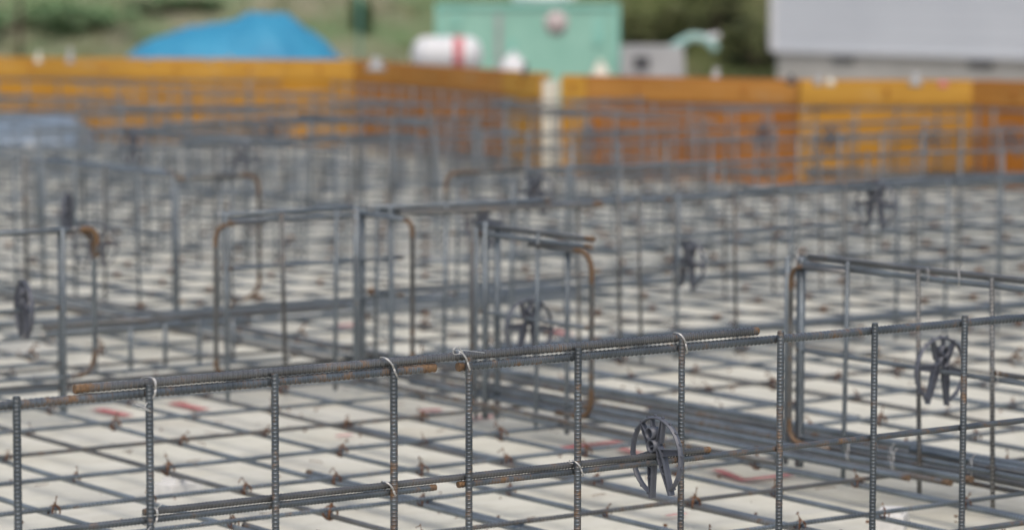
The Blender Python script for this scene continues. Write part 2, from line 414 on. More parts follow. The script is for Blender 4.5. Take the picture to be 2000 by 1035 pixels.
def tie_knot(rng, fine=True):
    """small twisted wire loop round a crossing with loose tails; origin on the crossing"""
    b = MB(); r = .0011 if fine else .002
    loops = 3 if fine else 1
    for s_ in range(loops):
        sg = 1 if s_ % 2 == 0 else -1; pts = []
        for k in range(13):
            a = 2*math.pi*k/12; pts.append((.0095*math.cos(a)*sg+rng.uniform(-.001, .001), .0095*math.cos(a)*.9, -.006+.0125*math.sin(a)))
        b.tube(pts, r, 5)
        b.tube([(p[0]+.002, p[1], p[2]+.001) for p in pts], r, 5)
    a0 = rng.uniform(0, 6.28); L = rng.uniform(.004, .016)
    p = Vector((.004*math.cos(a0), .004*math.sin(a0), .006)); pts = [p]
    for k in range(9):
        a0 += rng.uniform(-.2, .9); p = p+Vector((math.cos(a0)*L*.22, math.sin(a0)*L*.22, (.006 if k < 3 else -.002)+rng.uniform(-.002, .003))); pts.append(p)
    b.tube(pts, r, 5)
    # twist
    tw = []
    for k in range(6): tw.append((.0022*math.cos(k*1.9)+.002*k*.3, .0022*math.sin(k*1.9), .005+.0016*k))
    b.tube(tw, r*1.2, 5)
    return b
rng = random.Random(5)
variants = [tie_knot(rng).mesh('tie_wire') for _ in range(7)]
rng2 = random.Random(9)
cross = []
for u in TU:
    for v_ in PV:
        d = math.hypot(u, v_); p = Vector((u, v_, 0))
        q = Vector((u, v_, -CAMZ)); X = q.dot(rx)/q.dot(Fw); Y = q.dot(uy)/q.dot(Fw)
        vis = abs(X) < .175 and abs(Y) < .1
        cross.append((0 if vis else 1, d, u, v_))
cross.sort()
stuff = MB(); low = tie_knot(random.Random(3), False)
for k, (_, d, u, v_) in enumerate(cross):
    rz = rng2.choice((0, math.pi/2))+rng2.uniform(-.25, .25)
    if rng2.random() < (.08 if v_ < 6 else .35): continue
    if k < 100:
        o = link('tie_wire', variants[rng2.randrange(7)], RUST_WIRE, mat_o); o.location = Vector((u, v_, 0))-mat_o.location; o.rotation_euler = (0, 0, rz)
        s_ = rng2.uniform(.6, 1.05); o.scale = (s_, s_, s_)
    elif v_ < 12 and u < 9.4:
        cz, sz = math.cos(rz), math.sin(rz)
        if d > 8.5:
            stuff.box((u-2.5, v_-3., .055-.003), (.016, .016, .016), Matrix.Rotation(rz+.4, 3, 'Z'))
        else:
            stuff.add([(x*cz-y*sz+u-2.5, x*sz+y*cz+v_-3., z+.055) for x, y, z in low.v], low.f, True)
tag(stuff.obj('tie_wires', RUST_WIRE, mat_o), kind='stuff')

oc = MB(); ro = random.Random(21)
for _ in range(260):
    x = ro.uniform(1.6, 6.5); y = ro.uniform(3.6, 8.5); a = ro.uniform(0, 6.28); L = ro.uniform(.012, .05); c_ = ro.uniform(-1.2, 1.2); p = Vector((x, y, -.0505)); pts = [p]
    for k in range(5): a += c_*.35; p = p+Vector((math.cos(a)*L/5, math.sin(a)*L/5, .0006)); pts.append(p)
    oc.tube(pts, .0009, 4)
for _ in range(900):
    x = ro.uniform(1.6, 7.5); y = ro.uniform(3.4, 9); q = ro.uniform(.0012, .0045); oc.box((x, y, -.0525+q*.4), (q*1.5, q, q), Matrix.Rotation(ro.uniform(0, 3), 3, 'Z'))
tag(oc.obj('site_litter', RUST_WIRE), 'tiny rusty wire offcuts and grit scattered over the pale concrete', 'litter', kind='stuff')
# concrete spacer blocks holding the mat off the slab
for k, (x, y, lb) in enumerate(((348, 968, 'small white cement block under the mat at the lower left'),
                                (1740, 1030, 'small white cement block under the mat at the lower right'))):
    p = atz(x, y, -.055); o = empty('spacer_block', (p.x, p.y, -.054), .2+.5*k, label=lb, cat='spacer block', group='cement blocks under the mat')
    b = MB(); b.box((0, 0, .013), (.085, .06, .026), None, .9); b.obj('base', BLOCKM, o)
    b = MB(); b.box((0, 0, .031), (.05, .045, .01), None, .85); b.obj('saddle', BLOCKM, o)

# ------------------------------------------------------------------ upright panels
def panel(label, p0, p1, zt=.382, levels=(0, .175, .35), step=.2, off=.05, detail=1, r=.006, rh=.0045, zb=-.035, up=.014,
          side=-1, first=None, vm=None, hm=None, top2=None, rv=.0047, n_max=60, group='upright rebar panels', name='rebar_grid'):
    """straight upright panel from p0 to p1 (x, y); verticals stand on the camera side"""
    p0 = Vector((*p0, 0)); p1 = Vector((*p1, 0)); d = (p1-p0); L = d.length; d.normalize()
    nrm = Vector((d.y, -d.x, 0))
    if nrm.dot(Vector((p0.x, p0.y, 0))) > 0: nrm = -nrm      # towards the camera
    o = empty(name, (p0.x, p0.y, zb), label=label, cat='rebar grid', group=group)
    vm = vm or ST_RIB; hm = hm or ST_RIB
    for i, l in enumerate(levels):
        z = zt-l; rr = r if i == 0 else rh
        bar('top_bar' if i == 0 else 'horizontal_bar', (p0.x, p0.y, z), (p1.x, p1.y, z), rr, detail, hm, o, i, (.02, .02) if detail else (0, 0))
    t = off; k = 0
    while t < L-.005 and k < n_max:
        p = p0+d*t+nrm*(r+rv)
        h1 = int(p.x*917+p.y*613+k*71) % 17-8; h2 = int(p.x*517+p.y*313+k*37) % 13-6
        bar('vertical_bar', (p.x+d.x*.0012*h1, p.y+d.y*.0012*h1, zb), (p.x-d.x*.0007*h2, p.y-d.y*.0007*h2, zt+up+.0006*h2), rv, detail, vm if h1 < 5 else ST_RIB_OLD, o, k % 3)
        t += step; k += 1
    return o

WV = 3.68
lp = empty('rebar_grid', (1.2, WV, -.03), label='sharp foreground upright panel on the left, with the four uprights left of the gap', cat='rebar grid', group='foreground upright panels')
rp = empty('rebar_grid', (2.544, WV, -.03), label='sharp foreground upright panel running from the gap to the right edge', cat='rebar grid', group='foreground upright panels')
VR = .0065+.005
for (o, a, c, lvl) in ((lp, 1.2, 2.501, 0), (rp, 2.541, 4.7, 1)):
    bar('top_bar', (a, WV, .3825), (c, WV, .3845 if o is lp else .3835), .0065, 2, ST, o, 11+lvl, (.012 if lvl else 0, 0 if lvl else .022))
    bar('horizontal_bar', (a, WV-.0015, .2085), (c, WV-.0015, .2085), .005, 2, ST, o, 21+lvl, (.01 if lvl else 0, 0 if lvl else .012))
    bar('horizontal_bar', (a, WV-.0015, .033), (c, WV-.0015, .033), .005, 2, ST, o, 31+lvl)
for i in range(-3, 4):
    bar('vertical_bar', (1.822+.2*i, WV-VR, -.03), (1.8215+.2*i, WV-VR, .397), .005, 2, ST, lp, 40+i % 4)
for i in range(0, 11):
    bar('vertical_bar', (2.554+.2*i, WV-VR, -.03), (2.5535+.2*i, WV-VR, .397), .005, 2, ST, rp, 50+i % 5)
lapt = bar('rebar', (1.914, WV+.001, .3975), (3.116, WV+.001, .3985), .0065, 2, ST_OLD, None, 77, (.035, .012))
tag(lapt, 'long brown-grey bar tied along the top of both foreground panels', 'rebar', 'splice bars of the foreground wall')
lapl = bar('rebar', (2.017, WV-.001, .2197), (3.019, WV-.001, .2187), .005, 2, ST_OLD, None, 78, (.012, .015))
tag(lapl, 'thinner brown-ridged bar tied along the middle of both foreground panels', 'rebar', 'splice bars of the foreground wall')

def world_child(b, name, material, parent):
    """mesh given in world coordinates, parented without moving"""
    o = b.obj(name, material); o.parent = parent
    o.matrix_parent_inverse = parent_matrix(parent).inverted(); return o
def parent_matrix(p):
    return Matrix.LocRotScale(p.location, p.rotation_quaternion if p.rotation_mode == 'QUATERNION' else p.rotation_euler, p.scale)
def strap(u, zc, hz, lean, parent, tails=(), fr=WV-.0178, bk=WV+.0085, curve=0.0):
    """double tie wire wrapped round two bars and an upright"""
    b = MB()
    for s_ in (0, 1):
        pts = []
        cy, ry = (fr+bk)/2, (bk-fr)/2
        for k in range(25):
            a = 2*math.pi*k/24
            sq = lambda x: math.copysign(abs(x)**.7, x)
            y = cy-ry*sq(math.cos(a)); z = zc+hz*sq(math.sin(a))
            x = u-lean*math.sin(a)+.0017*s_+curve*math.cos(a)
            pts.append((x, y, z))
        b.tube(pts, .00062, 6)
    for tl in tails: b.tube(tl, .00058, 6)
    return world_child(b, 'tie_wire', WIRE, parent)
def sm(pts, n=6):
    """catmull-rom smooth"""
    P = [Vector(p) for p in pts]; out = []
    for i in range(len(P)-1):
        a, b_, c, d = P[max(i-1, 0)], P[i], P[i+1], P[min(i+2, len(P)-1)]
        for k in range(n):
            t = k/n; out.append(.5*((2*b_)+(c-a)*t+(2*a-5*b_+4*c-d)*t*t+(3*b_-a-3*c+d)*t**3))
    out.append(P[-1]); return out
F = WV-.019
U = lambda i: 1.822+.2*i
Q = lambda i: 2.554+.2*i
strap(U(1)-.001, .3905, .0162, -.003, lapt, (sm([(U(1)-.008, F, .374), (U(1)-.014, F-.004, .366), (U(1)-.007, F-.008, .3625), (U(1)-.017, F-.006, .369), (U(1)-.027, F-.002, .3735)]),
      sm([(U(1)-.006, F, .364), (U(1)-.018, F-.004, .366), (U(1)-.022, F-.003, .3665)])), curve=.006)
strap(U(3)-.005, .3905, .0165, .011, lapt)
strap(Q(0)-.008, .3905, .0175, .010, lapt, (
      sm([(Q(0)-.016, F, .4065), (Q(0)-.022, F, .412), (Q(0)-.030, F, .4135), (Q(0)-.0345, F, .409), (Q(0)-.0315, F, .4045), (Q(0)-.024, F, .405), (Q(0)-.017, F, .4095), (Q(0)-.002, F, .4072), (Q(0)+.021, F-.002, .4035)]),
      sm([(Q(0)-.018, F-.001, .4055), (Q(0)-.026, F-.001, .4155), (Q(0)-.034, F-.001, .413), (Q(0)-.033, F-.001, .4055), (Q(0)-.02, F-.001, .4045)]),))
strap(Q(2)+.001, .3905, .0165, .008, lapt)
strap(U(1)+.001, .2138, .0128, -.003, lapl, (sm([(U(1)+.004, F, .225), (U(1)+.008, F-.004, .231), (U(1)+.011, F-.004, .2335)]), sm([(U(1)-.004, F, .203), (U(1)-.010, F-.004, .199), (U(1)-.004, F-.004, .196)])),
      curve=.005, fr=WV-.0175, bk=WV+.006)
strap(U(3)-.006, .2138, .0128, .009, lapl, (), fr=WV-.0175, bk=WV+.006)
strap(Q(1)+.001, .2138, .0128, .009, lapl, (sm([(Q(1)-.01, F, .226), (Q(1)-.016, F, .230), (Q(1)-.021, F, .2265), (Q(1)-.016, F-.002, .2245)]),), fr=WV-.0175, bk=WV+.006)

# ------------------------------------------------------------------ wheel spacers
def wheel_meshes():
    """wheel-shaped plastic spacer of 130 mm, axle along X, gap at the bottom, gripping the bar at its centre"""
    Rr = .0625; g = R(23)
    P = {}
    b = MB(); n = 60; vs = []; fs = []
    a0 = -math.pi/2+g; a1 = a0+2*math.pi-2*g
    prof = [(-.0050, .0005), (-.0012, .0025), (.0012, .0025), (.0050, .0005), (.0050, -.0012), (.0014, -.0028), (-.0014, -.0028), (-.0050, -.0012)]
    for i in range(n+1):
        a = a0+(a1-a0)*i/n
        for x, dr in prof: vs.append((x, (Rr+dr)*math.cos(a), (Rr+dr)*math.sin(a)))
    m_ = len(prof)
    for i in range(n):
        for k in range(m_): l = (k+1) % m_; fs.append((i*m_+k, i*m_+l, (i+1)*m_+l, (i+1)*m_+k))
    fs.append(tuple(range(m_-1, -1, -1))); fs.append(tuple(n*m_+k for k in range(m_)))
    b.add(vs, fs, False)
    for k in range(18):
        a = a0+(a1-a0)*(k+.5)/18; M = Matrix.Rotation(a, 3, 'X')
        b.box((0, (Rr+.0032)*math.cos(a), (Rr+.0032)*math.sin(a)), (.005, .004, .0035), M, .7)
    P['ring'] = [b]
    def quadplate(p, q, wp, wq, tx=.0045, rail=.0014):
        """tapered channel from p to q in the YZ plane: thin web with two raised rails"""
        p = Vector((0, *p)); q = Vector((0, *q)); d = (q-p); L = d.length; d.normalize(); s_ = Vector((0, -d.z, d.y))
        b = MB()
        def plate(p, q, hp, hq, x0, x1):
            vs = []
            for x in (x0, x1):
                for c, h in ((p, hp), (q, hq)):
                    vs += [c+s_*h+Vector((x, 0, 0)), c-s_*h+Vector((x, 0, 0))]
            b.add(vs, [(0, 1, 3, 2), (4, 6, 7, 5), (0, 2, 6, 4), (1, 5, 7, 3), (0, 4, 5, 1), (2, 3, 7, 6)])
        plate(p, q, wp/2, wq/2, -.0008, .0008)
        for sg in (-1, 1):
            plate(p+s_*sg*(wp/2-rail/2), q+s_*sg*(wq/2-rail/2), rail/2, rail/2, -tx, tx)
        return b
    P['spoke'] = [quadplate((0, .0455), (0, .0605), .003, .003, .004),
                  quadplate((.0125, .0215), (.028, .0555), .012, .005), quadplate((-.0125, .0215), (-.028, .0555), .012, .005),
                  quadplate((.010, .0045), (.0615, .001), .013, .009), quadplate((-.010, .0045), (-.0615, .001), .013, .009)]
    P['leg'] = [quadplate((sg*.0125, -.001), (sg*.0255, -.0655), .015, .004, .0058, .002) for sg in (1, -1)]
    for L_, sg in zip(P['leg'], (1, -1)):
        for k, z in enumerate((-.016, -.031)):
            L_.box((0, sg*(.0155+.003*k), z), (.010, .010-.002*k, .0016), Matrix.Rotation(sg*(.7 if k == 0 else -.6), 3, 'X'))
    tubes = []
    for cz, ro in ((.0375, .0100), (.0170, .0106)):
        b = MB(); n = 28; vs = []; fs = []
        for x in (-.011, .007):
            for rr in (ro, ro-.0017):
                for k in range(n): a = 2*math.pi*k/n; vs.append((x, rr*math.cos(a), cz+rr*math.sin(a)))
        for k in range(n):
            l = (k+1) % n
            fs += [(k, l, 2*n+l, 2*n+k), (n+k, 3*n+k, 3*n+l, n+l), (k, n+k, n+l, l), (2*n+k, 2*n+l, 3*n+l, 3*n+k)]
        b.add(vs, fs, False); b.sm = [i % 4 < 2 for i in range(len(fs))]; tubes.append(b)
    P['tube'] = tubes
    b = MB(); n = 20; vs = []; fs = []
    for x in (-.006, .006):
        for rr in (.0195, .0165):
            for k in range(n+1): a = R(-8)+R(196)*k/n; vs.append((x, rr*math.cos(a), -.001+rr*math.sin(a)))
    n1_ = n+1
    for k in range(n):
        fs += [(k, k+1, 2*n1_+k+1, 2*n1_+k), (n1_+k, 3*n1_+k, 3*n1_+k+1, n1_+k+1), (k, n1_+k, n1_+k+1, k+1), (2*n1_+k, 2*n1_+k+1, 3*n1_+k+1, 3*n1_+k)]
    b.add(vs, fs, False)
    b.box((.0, 0, .0105), (.003, .026, .008)); b.box((0, .0075, .004), (.012, .0018, .012)); b.box((0, -.0075, .004), (.012, .0018, .012))
    b.box((0, 0, .0262), (.009, .010, .0022)); b.box((0, 0, .0475), (.008, .006, .003))
    P['clip'] = [b]
    return {k: [x.mesh(k) for x in v] for k, v in P.items()}
WM = wheel_meshes()
def wheel(loc, rz, tilt, label, s=1.0, spin=0.):
    o = empty('wheel_spacer', loc, 0, label=label, cat='rebar spacer', group='wheel spacers clipped on the bars')
    o.rotation_euler = (spin, tilt, rz); o.scale = (s, s, s)
    for k, ms in WM.items():
        for me in ms: link(k, me, PLASTIC, o)
    return o
wheel((2.914, WV-.001, .2175), 0, 0, 'sharp dark grey wheel spacer clipped on the foreground middle bars beside an upright', .955, -.21)

# ------------------------------------------------------------------ second wall, runs square to the first on the right
U2 = 4.05
p2 = panel('blurred upright panel at the right whose doubled top bar slopes down to the right edge', (U2, 4.66), (U2, 2.9), off=.164, step=.2, detail=1,
           vm=ST_RIB, hm=ST_RIB, up=.012)
bar('splice_bar', (U2+.004, 4.63, .397), (U2+.004, 2.95, .399), .0065, 1, ST_RIB_OLD, p2)
bar('splice_bar', (U2+.002, 4.105, .2185), (U2+.002, 2.95, .2185), .005, 1, ST_RIB_OLD, p2, 0, (.02, 0))
for (cu, cv, cr) in ((4.048, 4.69, .0055), (4.05, 4.648, .0075), (4.056, 4.66, .0075)):
    bar('corner_bar', (cu, cv, -.03), (cu, cv, .392), cr, 1, ST_RIB, p2)
bent('hooked_bar', [(U2-.008, 4.5, .376), (U2-.008, 4.672, .376), (U2-.008, 4.672, .02), (U2-.008, 4.55, .02)], .005, ST_RIB_OLD, p2, .035)
def small_tie(parent, p, r=.0007, h=.015, w_=.011, curl=True):
    b = MB(); p = Vector(p)
    b.tube([p+Vector((w_*math.cos(a)*.6, w_*math.cos(a), h*math.sin(a))) for a in [2*math.pi*k/14 for k in range(15)]], r, 5)
    if curl: b.tube(sm([p+Vector((0, 0, h)), p+Vector((.004, -.004, h+.006)), p+Vector((.001, -.012, h+.011)), p+Vector((-.003, -.008, h+.003)), p+Vector((0, -.004, -.02))], 4), r, 5)
    return world_child(b, 'tie_wire', WIRE, parent)
small_tie(p2, (U2-.004, 4.66, .39)); small_tie(p2, (U2-.005, 4.28, .387), curl=False); small_tie(p2, (U2-.002, 4.20, .388)); small_tie(p2, (U2-.005, 4.09, .213), curl=False)
wheel((U2, 4.245, .2085), math.pi/2, 0, 'slightly blurred grey wheel spacer on the right-hand panel behind the sharp uprights', spin=.12)

# bundled bars lying at the foot of the second wall
bd = empty('rebar_bundle', (3.85, 3.2, 0), label='rusty-ended parallel bars lying on the mat at the foot of the right-hand panel', cat='rebar bundle', group='bar bundles lying on the mat')
for k, (u, v0, v1, rr, ru) in enumerate(((3.862, 4.5, 6.0, .006, 0), (3.93, 4.2, 5.9, .006, .022), (3.972, 4.13, 6.0, .006, .018), (4.016, 4.12, 5.6, .0065, .018),
                                    (4.065, 3.0, 6.3, .0065, 0), (4.105, 3.0, 5.2, .006, 0), (4.15, 3.0, 6.35, .0065, 0), (4.215, 4.03, 6.3, .009, .03))):
    bar('bundled_bar', (u, v0, .0145+.004*(k % 2)), (u+.008*math.sin(k*2.2), v1, .0145), rr, 1, ST_RIB if k % 2 else ST_RIB_OLD, bd, 0, (ru, 0))
bar('bundled_bar', (4.12, 3.0, .030), (4.12, 4.4, .030), .0065, 1, ST_RIB, bd)
bar('bundled_bar', (4.085, 3.0, .030), (4.09, 4.2, .030), .006, 1, ST_RIB_OLD, bd)
for (u, v_) in ((4.0, 4.45), (4.03, 4.36), (3.99, 4.31), (4.06, 4.17)): small_tie(bd, (u, v_, .03), h=.016)

# ------------------------------------------------------------------ panel with hooked end in the middle
p3 = panel('short blurred panel in mid slab with doubled sloping top bar and hooked right end', (3.93, 5.60), (3.93, 5.19), zt=.382, levels=(0, .175, .345), off=.0, step=.235)
bar('splice_bar', (3.935, 5.62, .40), (3.935, 5.19, .398), .0065, 1, ST_RIB_OLD, p3, 0, (0, .02))
bar('corner_bar', (3.925, 5.575, -.03), (3.925, 5.575, .41), .0075, 1, ST_RIB, p3); bar('corner_bar', (3.94, 5.55, -.03), (3.94, 5.55, .40), .0075, 1, ST_RIB, p3)
bar('corner_bar', (3.945, 5.655, -.03), (3.945, 5.655, .385), .0065, 1, ST_RIB_OLD, p3)
bent('hooked_bar', [(3.92, 5.4, .372), (3.92, 5.175, .372), (3.92, 5.175, .015), (3.92, 5.3, .015)], .006, ST_RIB_OLD, p3, .05)
bar('vertical_bar', (3.93, 5.275, -.03), (3.93, 5.275, .39), .0055, 1, ST_RIB, p3)
p3b = atz(1035, 610, .19)
wheel((3.94, 5.43, .185), math.pi/2, 0, 'large blurred wheel spacer low on the short middle panel', spin=.1)

# ------------------------------------------------------------------ wall line at V=6.2
VA = 6.2
pA = panel('blurred panel at the left edge with a rusty hooked bar and a thick end upright', (2.2, VA), (3.2, VA), off=.0+.2, step=.4, levels=(0, .175, .3, .36))
for k in (0, 1, 2): bar('corner_bar', (3.192+.008*(k == 2), VA-.012+.012*k, -.03), (3.192+.008*(k == 2), VA-.012+.012*k, .388), .0065, 1, ST_RIB, pA)
bent('hooked_bar', [(2.9, VA-.01, .383), (3.272, VA-.01, .383), (3.272, VA-.01, .05), (3.12, VA-.01, .05)], .006, ST_RIB, pA, .055)
bent('rusty_hook', [(3.21, VA-.02, .3845), (3.274, VA-.02, .3845), (3.274, VA-.02, .32)], .0068, ST_OLD, pA, .05)
small_tie(pA, (2.99, VA-.01, .383), h=.016)
pw = atz(45, 605, .21); wheel((3.098, VA-.004, .21), -.17, 0, 'blurred wheel spacer seen edge-on at the left edge of the picture', spin=.05)
pB = panel('blurred panel left of centre with hooked left end and several uprights', (3.62, VA), (4.12, VA), off=.0, step=.152, levels=(0, .11, .2, .375), rv=.0055)
bar('splice_bar', (3.6, VA+.01, .397), (3.98, VA+.01, .401), .0065, 1, ST_RIB, pB)
bent('hooked_bar', [(3.72, VA-.012, .378), (3.588, VA-.012, .378), (3.588, VA-.012, .02), (3.68, VA-.012, .02)], .006, ST_RIB_OLD, pB, .04)
bar('corner_bar', (3.972, VA-.02, -.03), (3.972, VA-.02, .405), .0085, 1, ST_RIB, pB); bar('corner_bar', (4.01, VA+.01, -.03), (4.01, VA+.01, .395), .0065, 1, ST_RIB, pB)
small_tie(pB, (3.6, VA-.01, .39), h=.022); small_tie(pB, (4.02, VA-.01, .39), h=.02)
pC = panel('blurred panel right of centre whose doubled top bar ends in a rusty tip', (4.02, VA), (4.95, VA), off=.02, step=.2, levels=(0, .19, .37))
bar('splice_bar', (4.02, VA, .398), (4.56, VA, .394), .007, 1, ST_RIB, pC, 0, (0, .02)); bar('splice_bar', (4.1, VA-.012, .384), (4.72, VA-.012, .379), .007, 1, ST_RIB_OLD, pC, 0, (0, .03))
bent('hooked_bar', [(4.0, VA-.10, .382), (4.0, VA-.22, .382), (4.0, VA-.22, .03), (4.0, VA-.1, .03)], .006, ST_RIB_OLD, pC, .03)
bar('corner_bar', (4.0, VA-.13, -.03), (4.0, VA-.13, .392), .0065, 1, ST_RIB, pC)
bar('top_return_bar', (4.0, VA, .385), (4.0, VA-.19, .383), .0065, 1, ST_RIB, pC)
pD = panel('long blurred panel crossing the right half, its top bar rising to the right', (4.7, VA), (7.6, VA), off=.076, step=.192, zt=.384)
bar('splice_bar', (5.2, VA, .40), (7.6, VA, .402), .0065, 1, ST_RIB, pD); bar('splice_bar', (5.3, VA-.012, .386), (6.9, VA-.012, .39), .0065, 1, ST_RIB, pD)
bar('horizontal_bar', (4.8, VA, .285), (7.6, VA, .31), .005, 1, ST_RIB, pD)
wheel((5.004, VA-.01, .213), 0, 0, 'blurred dark wheel spacer hanging on the long panel right of centre', spin=.1)
wheel((5.655, VA-.01, .34), .25, 0, 'blurred wheel spacer high on the long panel at the right')
# bundle along this wall
b1 = empty('rebar_bundle', (2.6, 6.38, 0), label='row of bars lying on the mat below the left-edge panel', cat='rebar bundle', group='bar bundles lying on the mat')
for k in range(2): bar('bundled_bar', (2.4, 6.33+.11*k, .014+.004*(k % 2)), (4.15-.2*(k % 3), 6.34+.11*k, .014), .005, 1, ST_RIB if k % 2 else ST_RIB_OLD, b1)
b2 = empty('rebar_bundle', (3.5, 7.3, 0), label='broad band of grey bars lying behind the left-centre panel', cat='rebar bundle', group='bar bundles lying on the mat')
for k in range(5): bar('bundled_bar', (3.55+.1*(k % 3), 7.22+.085*k, .014+.005*(k % 2)), (5.6-.1*(k % 2), 7.23+.08*k, .014), .005, 1, ST_RIB, b2)
b4 = empty('rebar_bundle', (4.2, 6.9, 0), label='pair of bar bundles lying behind the hooked middle panel', cat='rebar bundle', group='bar bundles lying on the mat')
for k in range(3): bar('bundled_bar', (3.98+.07*k, 6.3, .024), (4.02+.06*k, 8.4, .022), .0065, 1, ST_RIB if k % 2 else ST_RIB_OLD, b4)
for k, (v_, u0, u1, lb) in enumerate(((7.42, 5.0, 9.0, 'row of bars lying on the mat along the rear panel right of centre'), (8.36, 5.6, 9.2, 'farthest row of bars lying on the mat at the right'), (6.27, 4.2, 7.5, 'row of bars lying at the foot of the long right-hand panel'))):
    bb = empty('rebar_bundle', (u0, v_, 0), label=lb, cat='rebar bundle', group='bar bundles lying on the mat')
    for q in range(3): bar('bundled_bar', (u0+.05*q, v_+.035*q, .015+.004*(q % 2)), (u1, v_+.035*q+.01*(q % 3), .015), .0075, 1, ST_RIB, bb)
# low stirrup row
lo = empty('stirrup_row', (3.4, 6.72, -.02), label='low row of short stirrups standing in front of the left-centre panel', cat='stirrup row')
bar('top_bar', (3.42, 6.72, .082), (4.0, 6.72, .082), .0065, 1, ST_RIB, lo); bar('top_bar', (3.42, 6.74, .097), (4.3, 6.74, .099), .0065, 1, ST_RIB_OLD, lo)
for k in range(6): bar('vertical_bar', (3.45+.098*k, 6.71, -.02), (3.45+.098*k, 6.71, .09), .0055, 1, ST_RIB, lo)

# ------------------------------------------------------------------ walls further back
pE = panel('blurred panel in the left rear with dark doubled top bar and rusty bar tip', (4.33, 7.69), (4.33, 9.9), off=.0, step=.2, zt=.385, r=.008)
bar('splice_bar', (4.34, 7.72, .392), (4.34, 8.5, .395), .007, 1, ST_RIB, pE, 0, (.03, 0))
bar('corner_bar', (4.31, 8.6, -.03), (4.31, 8.6, .395), .008, 1, ST_RIB_OLD, pE); bar('corner_bar', (4.31, 7.65, -.03), (4.31, 7.65, .36), .0065, 1, ST_RIB, pE)
pF = panel('small hooked panel in the rear left of centre', (4.3, 7.62), (4.48, 7.62), off=.13, step=.036, n_max=2, levels=(0, .35))
bent('hooked_bar', [(4.33, 7.6, .386), (4.552, 7.6, .386), (4.552, 7.6, .04), (4.46, 7.6, .02)], .0065, ST_RIB_OLD, pF, .045)
wheel((4.30, 8.30, .24), math.pi/2+.8, .0, 'blurred navy wheel spacer on the left rear panel, the left one of two'); wheel((4.10, 7.75, .19), math.pi/2-.5, 0, 'blurred wheel spacer on the left rear panel, the right one of two')
pG = panel('blurred rear panel right of centre starting at a rusty bar tip', (5.05, 7.35), (9.0, 7.35), off=.02, step=.2, zt=.384)
bent('hooked_bar', [(5.3, 7.33, .388), (5.02, 7.33, .388), (5.02, 7.33, .03)], .006, ST_RIB_OLD, pG, .04)
pH = panel('far blurred panel crossing low in front of the orange boards on the right', (5.9, 8.3), (9.2, 8.3), off=.1, step=.2, zt=.384)
far = [((4.6, 9.2), (8.9, 9.2), 'nearest of the dense far panels running across to the right'),
       ((5.2, 10.4), (9.2, 10.4), 'far dense panel in front of the orange boards, behind the first row'),
       ((5.6, 11.6), (9.1, 11.6), 'farthest dense panel running to the right before the orange boards'),
       ((5.5, 8.6), (5.5, 13.4), 'far dense panel running away from the camera, left one of three'),
       ((6.7, 9.3), (6.7, 14.6), 'far dense panel running away from the camera, middle one of three'),
       ((7.9, 9.6), (7.9, 15.2), 'far dense panel running away from the camera, right one of three'),
       ((4.4, 12.8), (8.6, 12.8), 'far panel before the yellow boards at the upper left'),
       ((5.6, 14.2), (9.0, 14.2), 'last panel before the yellow boards at the upper left')]
for a, c, lb in far:
    o = panel(lb, a, c, off=.06, step=.2, detail=0, zt=.375 if a[1] < 12 else .33)
    d = (Vector(c)-Vector(a)).normalized()*.6
    bar('splice_bar', (a[0]+d.x, a[1]+d.y, .388 if a[1] < 12 else .343), (a[0]+d.x*2.6, a[1]+d.y*2.6, .388 if a[1] < 12 else .343), .0065, 0, ST_RIB, o)
for (x, y, dist, rz, lb) in ((260, 290, 11.0, .2, 'blurred wheel spacer among the dense far bars at the left'), (530, 262, 11.5, 1.2, 'blurred wheel spacer among the dense far bars left of centre'),
        (470, 315, 10.2, .7, 'blurred wheel spacer just above the small hooked panel'), (945, 435, 8.2, .3, 'bluish blurred wheel spacer beside the hooked middle panel'),
        (1150, 272, 14.5, .2, 'tiny dark wheel spacer before the orange board just right of the pale gap'), (1490, 268, 14.3, .2, 'tiny wheel spacer on the perimeter bars near the board corner'),
        (1622, 278, 12.2, .4, 'tiny dark wheel spacer in front of the yellow boards, left one'), (1820, 278, 11.9, .9, 'tiny wheel spacer in front of the yellow boards, middle one'),
        (1972, 275, 11.8, .9, 'tiny wheel spacer in front of the yellow boards at the right edge'), (1045, 378, 9.2, .4, 'small bluish wheel spacer above the doubled top bar right of centre')):
    p = atd(x, y, dist); wheel((p.x, p.y, p.z), rz, 0, lb)

# ------------------------------------------------------------------ formwork boards round the slab edge
def board(label, xa, ya, xb, yb, m, zt=.45, ext=0.):
    A = atz(xa, ya, zt); B = atz(xb, yb, zt); d = B-A; d.z = 0; L = d.length; d.normalize()
    o = empty('formwork', (A.x, A.y, -.055), math.atan2(d.y, d.x), label=label, cat='formwork', group='formwork boards round the slab')
    H = zt+.055; s_ = 1        # +y local points away from the camera when d runs to the right
    b = MB(); b.box((L/2, .008*s_, H/2-.17), (L, .012, H+.34)); b.obj('board', m, o)
    b = MB(); b.box((L/2, -.0015, H-.055), (L-.004, .012, .105)); b.obj('face_band', PLY_T_LIT if m is PLY_LIT else PLY_T_SHADED, o)
    b = MB(); k = int(L/.3)
    for i in range(k+1): b.box((.04+(L-.08)*i/max(1, k), .031*s_, H/2-.17), (.04, .032, H+.32))
    b.obj('batten', TIMBER, o)
    b = MB(); b.box((L/2, .031*s_, H+.0), (L-.01, .06, .02)); b.obj('top_rail', m, o)
    n_ = max(1, int(L/.45))
    for i in range(n_):
        x = L*(i+.5)/n_; b = MB(); b.box((x, -.010, H-.05), (.02, .012, .03)); b.obj('tie_plate', PLY_SHADED, o)
    return o, A, B, d
